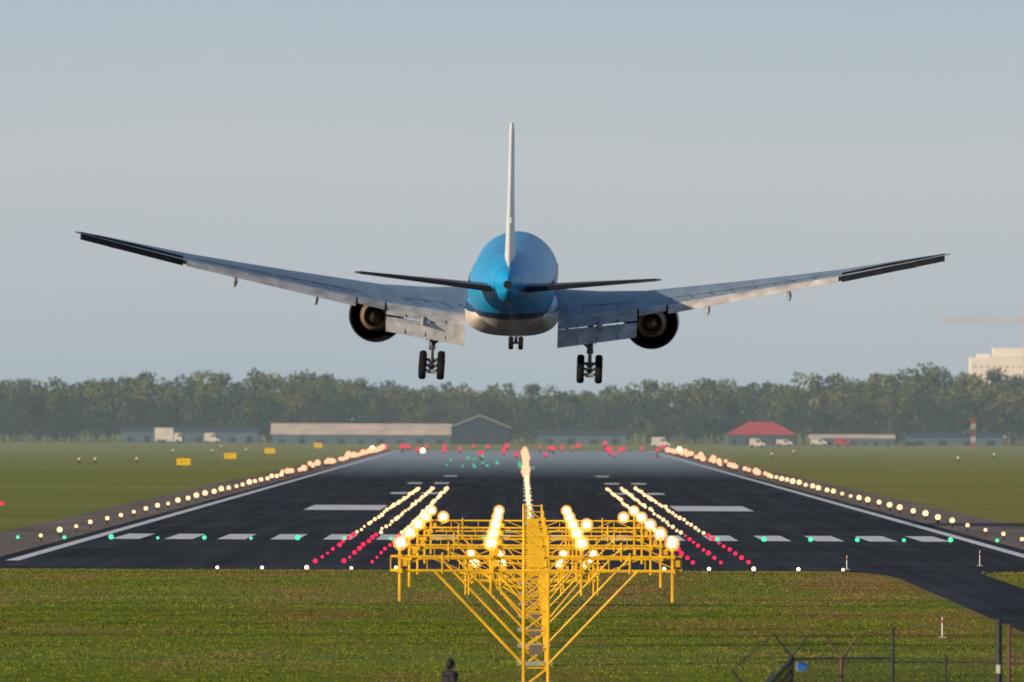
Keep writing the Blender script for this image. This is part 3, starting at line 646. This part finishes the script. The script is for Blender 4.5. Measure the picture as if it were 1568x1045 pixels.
# ------------------------------------------------------------ fence
M_fs=mat('fence_steel',(.025,.025,.03),.6,var=.2); M_fb=mat('fence_brown_steel',(.10,.055,.05),.7)
M_bl=mat('blue_sign',(.02,.12,.45),.4)
def fence():
    e=empty('chain_link_fence'); s=B(); w=B()
    C0=Vector((6.52,300,0)); A1=Vector((9.2,300,0)); A2=Vector((12.0,300,0)); B1=Vector((4.64,257,0)); B2=Vector((2.8,215,0))
    def post(p,h,r=.05,mi=0): s.tube(p,p+Vector((0,0,h)),r,n=8,mi=mi); s.ball((p.x,p.y,h),r*1.1,8,6,mi)
    def yarm(p,h,d,mi=0):
        for sg in(-1,1): s.tube(p+Vector((0,0,h)),p+Vector((0,0,h))+d*.47*sg+Vector((0,0,.62)),.034,n=6,mi=mi)
    dx=Vector((1,0,0))
    H=2.03
    for p,h,mi,r_ in((C0,H+.02,0,.065),(Vector((7.85,300,0)),H,1,.05),(B1,H,0,.05),(B2,H,0,.05)): post(p,h,r_,mi); yarm(p,h,dx,mi)
    post(A1,2.78,.045); post(Vector((10.6,300,0)),2.1,.03)
    s.tube(C0+Vector((0,0,H-.03)),A1+Vector((0,0,H-.0)),.034,n=6); s.tube(C0+Vector((0,0,H-.03)),B1+Vector((0,0,H-.03)),.034,n=6); s.tube(B1+Vector((0,0,H-.03)),B2+Vector((0,0,H-.03)),.03,n=6)
    s.tube(A1+Vector((0,0,H-.1)),A2+Vector((0,0,H-.1)),.015,n=5); s.tube(C0+Vector((0,0,.08)),A2+Vector((0,0,.08)),.02,n=5)
    def barbed(p,q):
        L=(q-p).length; N=int(L/1.4)+1; pts=[p.lerp(q,i/N)-Vector((0,0,.05*math.sin(math.pi*i/N)+random.uniform(0,.015))) for i in range(N+1)]
        for i in range(N): w.tube(pts[i],pts[i+1],.006,n=4,cap=False)
        for i in range(int(L/.18)):
            c=p.lerp(q,i*.18/L); w.tube(c+Vector((-.02,0,-.03)),c+Vector((.02,0,.03)),.004,n=3,cap=False)
    for t in(.35,.68,1.0):
        for sg in(-1,1):
            o=dx*.47*sg*t+Vector((0,0,H+.62*t)); barbed(C0+o,A1+Vector((0,0,H+.62*t)))
            if t>.9 and sg<0: barbed(C0+o,B1+o)
    for t in(.3,.65): barbed(A1+Vector((0,0,H+t)),A2+Vector((0,0,H+t)))
    def mesh(p,q,pitch,r):
        d=(q-p); L=d.length; d.normalize(); Hh=H-.06; n=int((L+Hh)/pitch)
        for i in range(n):
            for sg in(0,1):
                a0=i*pitch-Hh; a1=i*pitch; t0=max(a0,0); t1=min(a1,L)
                if t1<=t0: continue
                z0=t0-a0; z1=t1-a0
                if sg: z0,z1=Hh-z0,Hh-z1
                w.tube(p+d*t0+Vector((0,0,.06+z0)),p+d*t1+Vector((0,0,.06+z1)),r,n=3,cap=False)
    mesh(C0,A2,.085,.0045); mesh(C0,B1,.5,.003); 
    post(A2,3.0,.085,0); post(A2+Vector((.28,0,0)),2.9,.05,1); post(A2+Vector((2.6,0,0)),2.9,.085,0)
    for i in range(9): s.tube(A2+Vector((.42+i*.25,0,.15)),A2+Vector((.42+i*.25,0,2.7)),.018,n=5,mi=1)
    for zz_ in(.2,1.0,1.9,2.66): s.tube(A2+Vector((.3,0,zz_)),A2+Vector((2.5,0,zz_)),.035,n=6,mi=1)
    s.box(A2+Vector((-.02,-.1,1.75)),(.10,.06,.22),2); 
    s.obj('posts_and_rails',[M_fs,M_fb,M_wh],e,smooth=True); w.obj('wire',[M_fs],e)
    s=B(); s.box((6.8,299.93,1.80),(.26,.02,.2)); s.box((6.8,299.945,1.80),(.29,.01,.23),1); s.obj('sign_plate',[M_bl,M_wh],e)
fence()

# ------------------------------------------------------------ person
def person():
    P=empty('person',(-2.55,303,0)); P.rotation_euler=(0,0,math.radians(-62)); P.scale=(1.06,1.06,1.05)
    M_jk=mat('black_jacket',(.014,.016,.022),.8,var=.3,scale=8,bump=.2); M_tr=mat('dark_trousers',(.02,.022,.03),.85); M_sk=mat('skin',(.50,.30,.22),.6,var=.05); M_hr=mat('dark_hair',(.012,.010,.009),.7); M_cam=mat('camera_black',(.02,.02,.02),.4)
    def skin(name,verts,edges,rad,m,sub=2,root=0):
        me=bpy.data.meshes.new(name); me.from_pydata(verts,edges,[]); me.materials.append(m); o=bpy.data.objects.new(name,me); COL.objects.link(o); o.parent=P
        md=o.modifiers.new('Skin','SKIN')
        for i,r_ in enumerate(rad):
            r2=r_ if isinstance(r_,tuple) else (r_,r_)
            me.skin_vertices[0].data[i].radius=r2; me.skin_vertices[0].data[i].use_root=(i==root)
        md.use_smooth_shade=True
        q=o.modifiers.new('Sub','SUBSURF'); q.levels=sub; q.render_levels=sub; return o
    v=[(0,0,1.0),(0,.02,1.18),(0,.04,1.36),(0,.06,1.47),(0,.08,1.55),
       (-.21,.05,1.42),(-.28,.02,1.14),(-.15,.25,1.16),(.21,.05,1.42),(.28,.02,1.14),(.15,.25,1.16)]
    ed=[(0,1),(1,2),(2,3),(3,4),(3,5),(5,6),(6,7),(3,8),(8,9),(9,10)]
    skin('jacket',v,ed,[(.22,.17),(.21,.17),(.24,.18),(.17,.14),(.075,.08),(.11,.11),(.08,.08),(.05,.05),(.11,.11),(.08,.08),(.05,.05)],M_jk)
    v=[(0,0,.98),(-.1,0,.90),(-.11,.02,.50),(-.12,-.02,.09),(-.12,.15,.05),(.1,0,.90),(.11,.02,.50),(.12,-.02,.09),(.12,.15,.05)]
    skin('trousers_and_shoes',v,[(0,1),(1,2),(2,3),(3,4),(0,5),(5,6),(6,7),(7,8)],[(.17,.13),(.1,.1),.07,.05,.04,(.1,.1),.07,.05,.04],M_tr)
    s=B(); s.ball((0,.10,1.66),.105,20,14,0,(.80,1.0,1.22)); s.ball((0,.205,1.645),.018,8,6,0,(.8,1.2,1.3)); s.tube((0,.075,1.5),(0,.095,1.6),.055,.055,12)
    for sg in(-1,1): s.ball((sg*.085,.10,1.655),.03,8,6,0,(.35,.7,1)); s.ball((sg*.034,.19,1.675),.013,8,6,1)
    s.box((0,.195,1.595),(.05,.02,.010),2)
    s.obj('head',[M_sk,M_hr,mat('lips',(.4,.15,.13),.6)],P,smooth=True)
    s=B(); s.ball((0,.06,1.705),.122,20,14,0,(.88,1.0,1.0)); s.ball((0,.025,1.66),.105,16,10,0,(.88,.8,1.1)); s.obj('hair',[M_hr],P,smooth=True)
    for sg in(-1,1):
        s_v=[(sg*.15,.25,1.16),(sg*.12,.31,1.17),(sg*.09,.345,1.18)]; skin('palm',s_v,[(0,1),(1,2)],[.028,.033,.03],M_sk,1)
        for i,(l,dz) in enumerate(((.9,.03),(1,.01),(.95,-.012),(.75,-.033))):
            a=Vector((sg*.09,.35,1.18+dz)); b_=a+Vector((-sg*.03*l,.035*l,0)); c_=b_+Vector((-sg*.035*l,-.005,0)); skin('finger',[a,b_,c_],[(0,1),(1,2)],[.0095,.0085,.0075],M_sk,1)
        a=Vector((sg*.11,.31,1.20)); skin('thumb',[a,a+Vector((-sg*.03,.02,.02)),a+Vector((-sg*.05,.04,.025))],[(0,1),(1,2)],[.012,.010,.009],M_sk,1)
    s=B(); s.box((0,.36,1.19),(.13,.06,.09)); s.tube((0,.38,1.19),(0,.52,1.19),.035,.042,14); s.obj('camera_in_hands',[M_cam],P)
person()

# ------------------------------------------------------------ low-level atmospheric haze (real scattering volume)
m=bpy.data.materials.new('atmospheric_haze'); m.use_nodes=True; nt=m.node_tree; nt.nodes.clear()
o_=nt.nodes.new('ShaderNodeOutputMaterial'); vs_=nt.nodes.new('ShaderNodeVolumeScatter'); vs_.inputs['Color'].default_value=(.60,.83,1,1); vs_.inputs['Density'].default_value=.00019; vs_.inputs['Anisotropy'].default_value=0
nt.links.new(vs_.outputs[0],o_.inputs['Volume'])
try: m.cycles.homogeneous_volume=True
except Exception: pass
s=B(); s.box((0,2500,74.5),(1800,1600,150)); s.obj('atmospheric_haze',[m])

# ------------------------------------------------------------ sky, sun
SUN_EL=math.radians(16); AZ=math.radians(-122)
w=bpy.data.worlds.new('World'); sc.world=w; w.use_nodes=True; nt=w.node_tree; bg=nt.nodes['Background']; L=nt.links
sky=nt.nodes.new('ShaderNodeTexSky'); sky.sky_type='NISHITA'; sky.sun_disc=False; sky.sun_elevation=SUN_EL; sky.sun_rotation=AZ%(2*math.pi)
sky.air_density=1.0; sky.dust_density=1.0; sky.ozone_density=2.0
tc=nt.nodes.new('ShaderNodeTexCoord'); sx=nt.nodes.new('ShaderNodeSeparateXYZ'); L.new(tc.outputs['Generated'],sx.inputs[0])
mp=nt.nodes.new('ShaderNodeMapping'); mp.inputs['Scale'].default_value=(14,14,60); L.new(tc.outputs['Generated'],mp.inputs['Vector'])
nz=nt.nodes.new('ShaderNodeTexNoise'); nz.inputs['Scale'].default_value=1.0; nz.inputs['Detail'].default_value=3; L.new(mp.outputs[0],nz.inputs['Vector'])
ma=nt.nodes.new('ShaderNodeMath'); ma.operation='MULTIPLY_ADD'; L.new(nz.outputs['Fac'],ma.inputs[0]); ma.inputs[1].default_value=.010; ma.inputs[2].default_value=-.005
mb=nt.nodes.new('ShaderNodeMath'); mb.operation='ADD'; L.new(ma.outputs[0],mb.inputs[0]); L.new(sx.outputs['Z'],mb.inputs[1])
mr=nt.nodes.new('ShaderNodeMapRange'); mr.inputs['From Max'].default_value=.05; L.new(mb.outputs[0],mr.inputs['Value'])
r=nt.nodes.new('ShaderNodeValToRGB'); e=r.color_ramp.elements
e[0].position=0; e[0].color=(3.7,4.7,5.5,1); e[1].position=1; e[1].color=(3.4,4.8,6.3,1)
for p,c in((.22,(4.6,5.3,6.0,1)),(.46,(5.05,5.65,6.15,1)),(.70,(4.3,5.35,6.3,1))): k=e.new(p); k.color=c
L.new(mr.outputs[0],r.inputs['Fac'])
mf=nt.nodes.new('ShaderNodeMapRange'); mf.inputs['From Min'].default_value=.05; mf.inputs['From Max'].default_value=.30; L.new(sx.outputs['Z'],mf.inputs['Value'])
mx=nt.nodes.new('ShaderNodeMix'); mx.data_type='RGBA'; L.new(mf.outputs[0],mx.inputs['Factor']); L.new(r.outputs['Color'],mx.inputs['A']); L.new(sky.outputs[0],mx.inputs['B'])
L.new(mx.outputs['Result'],bg.inputs['Color']); bg.inputs['Strength'].default_value=.1
sd=Vector((math.sin(AZ)*math.cos(SUN_EL),math.cos(AZ)*math.cos(SUN_EL),math.sin(SUN_EL)))
sl=bpy.data.lights.new('sun','SUN'); sl.energy=5.0; sl.angle=math.radians(.5); sl.color=(1,.80,.56)
so=bpy.data.objects.new('sun',sl); COL.objects.link(so); so.rotation_euler=sd.to_track_quat('Z','Y').to_euler(); so.location=(-200,-50,150)

# ------------------------------------------------------------ camera
cam=bpy.data.cameras.new('camera'); co=bpy.data.objects.new('camera',cam); COL.objects.link(co)
cam.sensor_width=36; cam.lens=399.5; cam.clip_start=1; cam.clip_end=30000
co.location=(-.6,0,8.4)
q=Vector((-.00092,1,.00655)).to_track_quat('-Z','Y')
co.rotation_mode='QUATERNION'
from mathutils import Quaternion
co.rotation_quaternion=q@Quaternion((0,0,1),math.radians(.2))
cam.dof.use_dof=True; cam.dof.focus_distance=530; cam.dof.aperture_fstop=2.6
sc.camera=co
sc.view_settings.view_transform='Standard'; sc.view_settings.look='None'; sc.view_settings.exposure=0
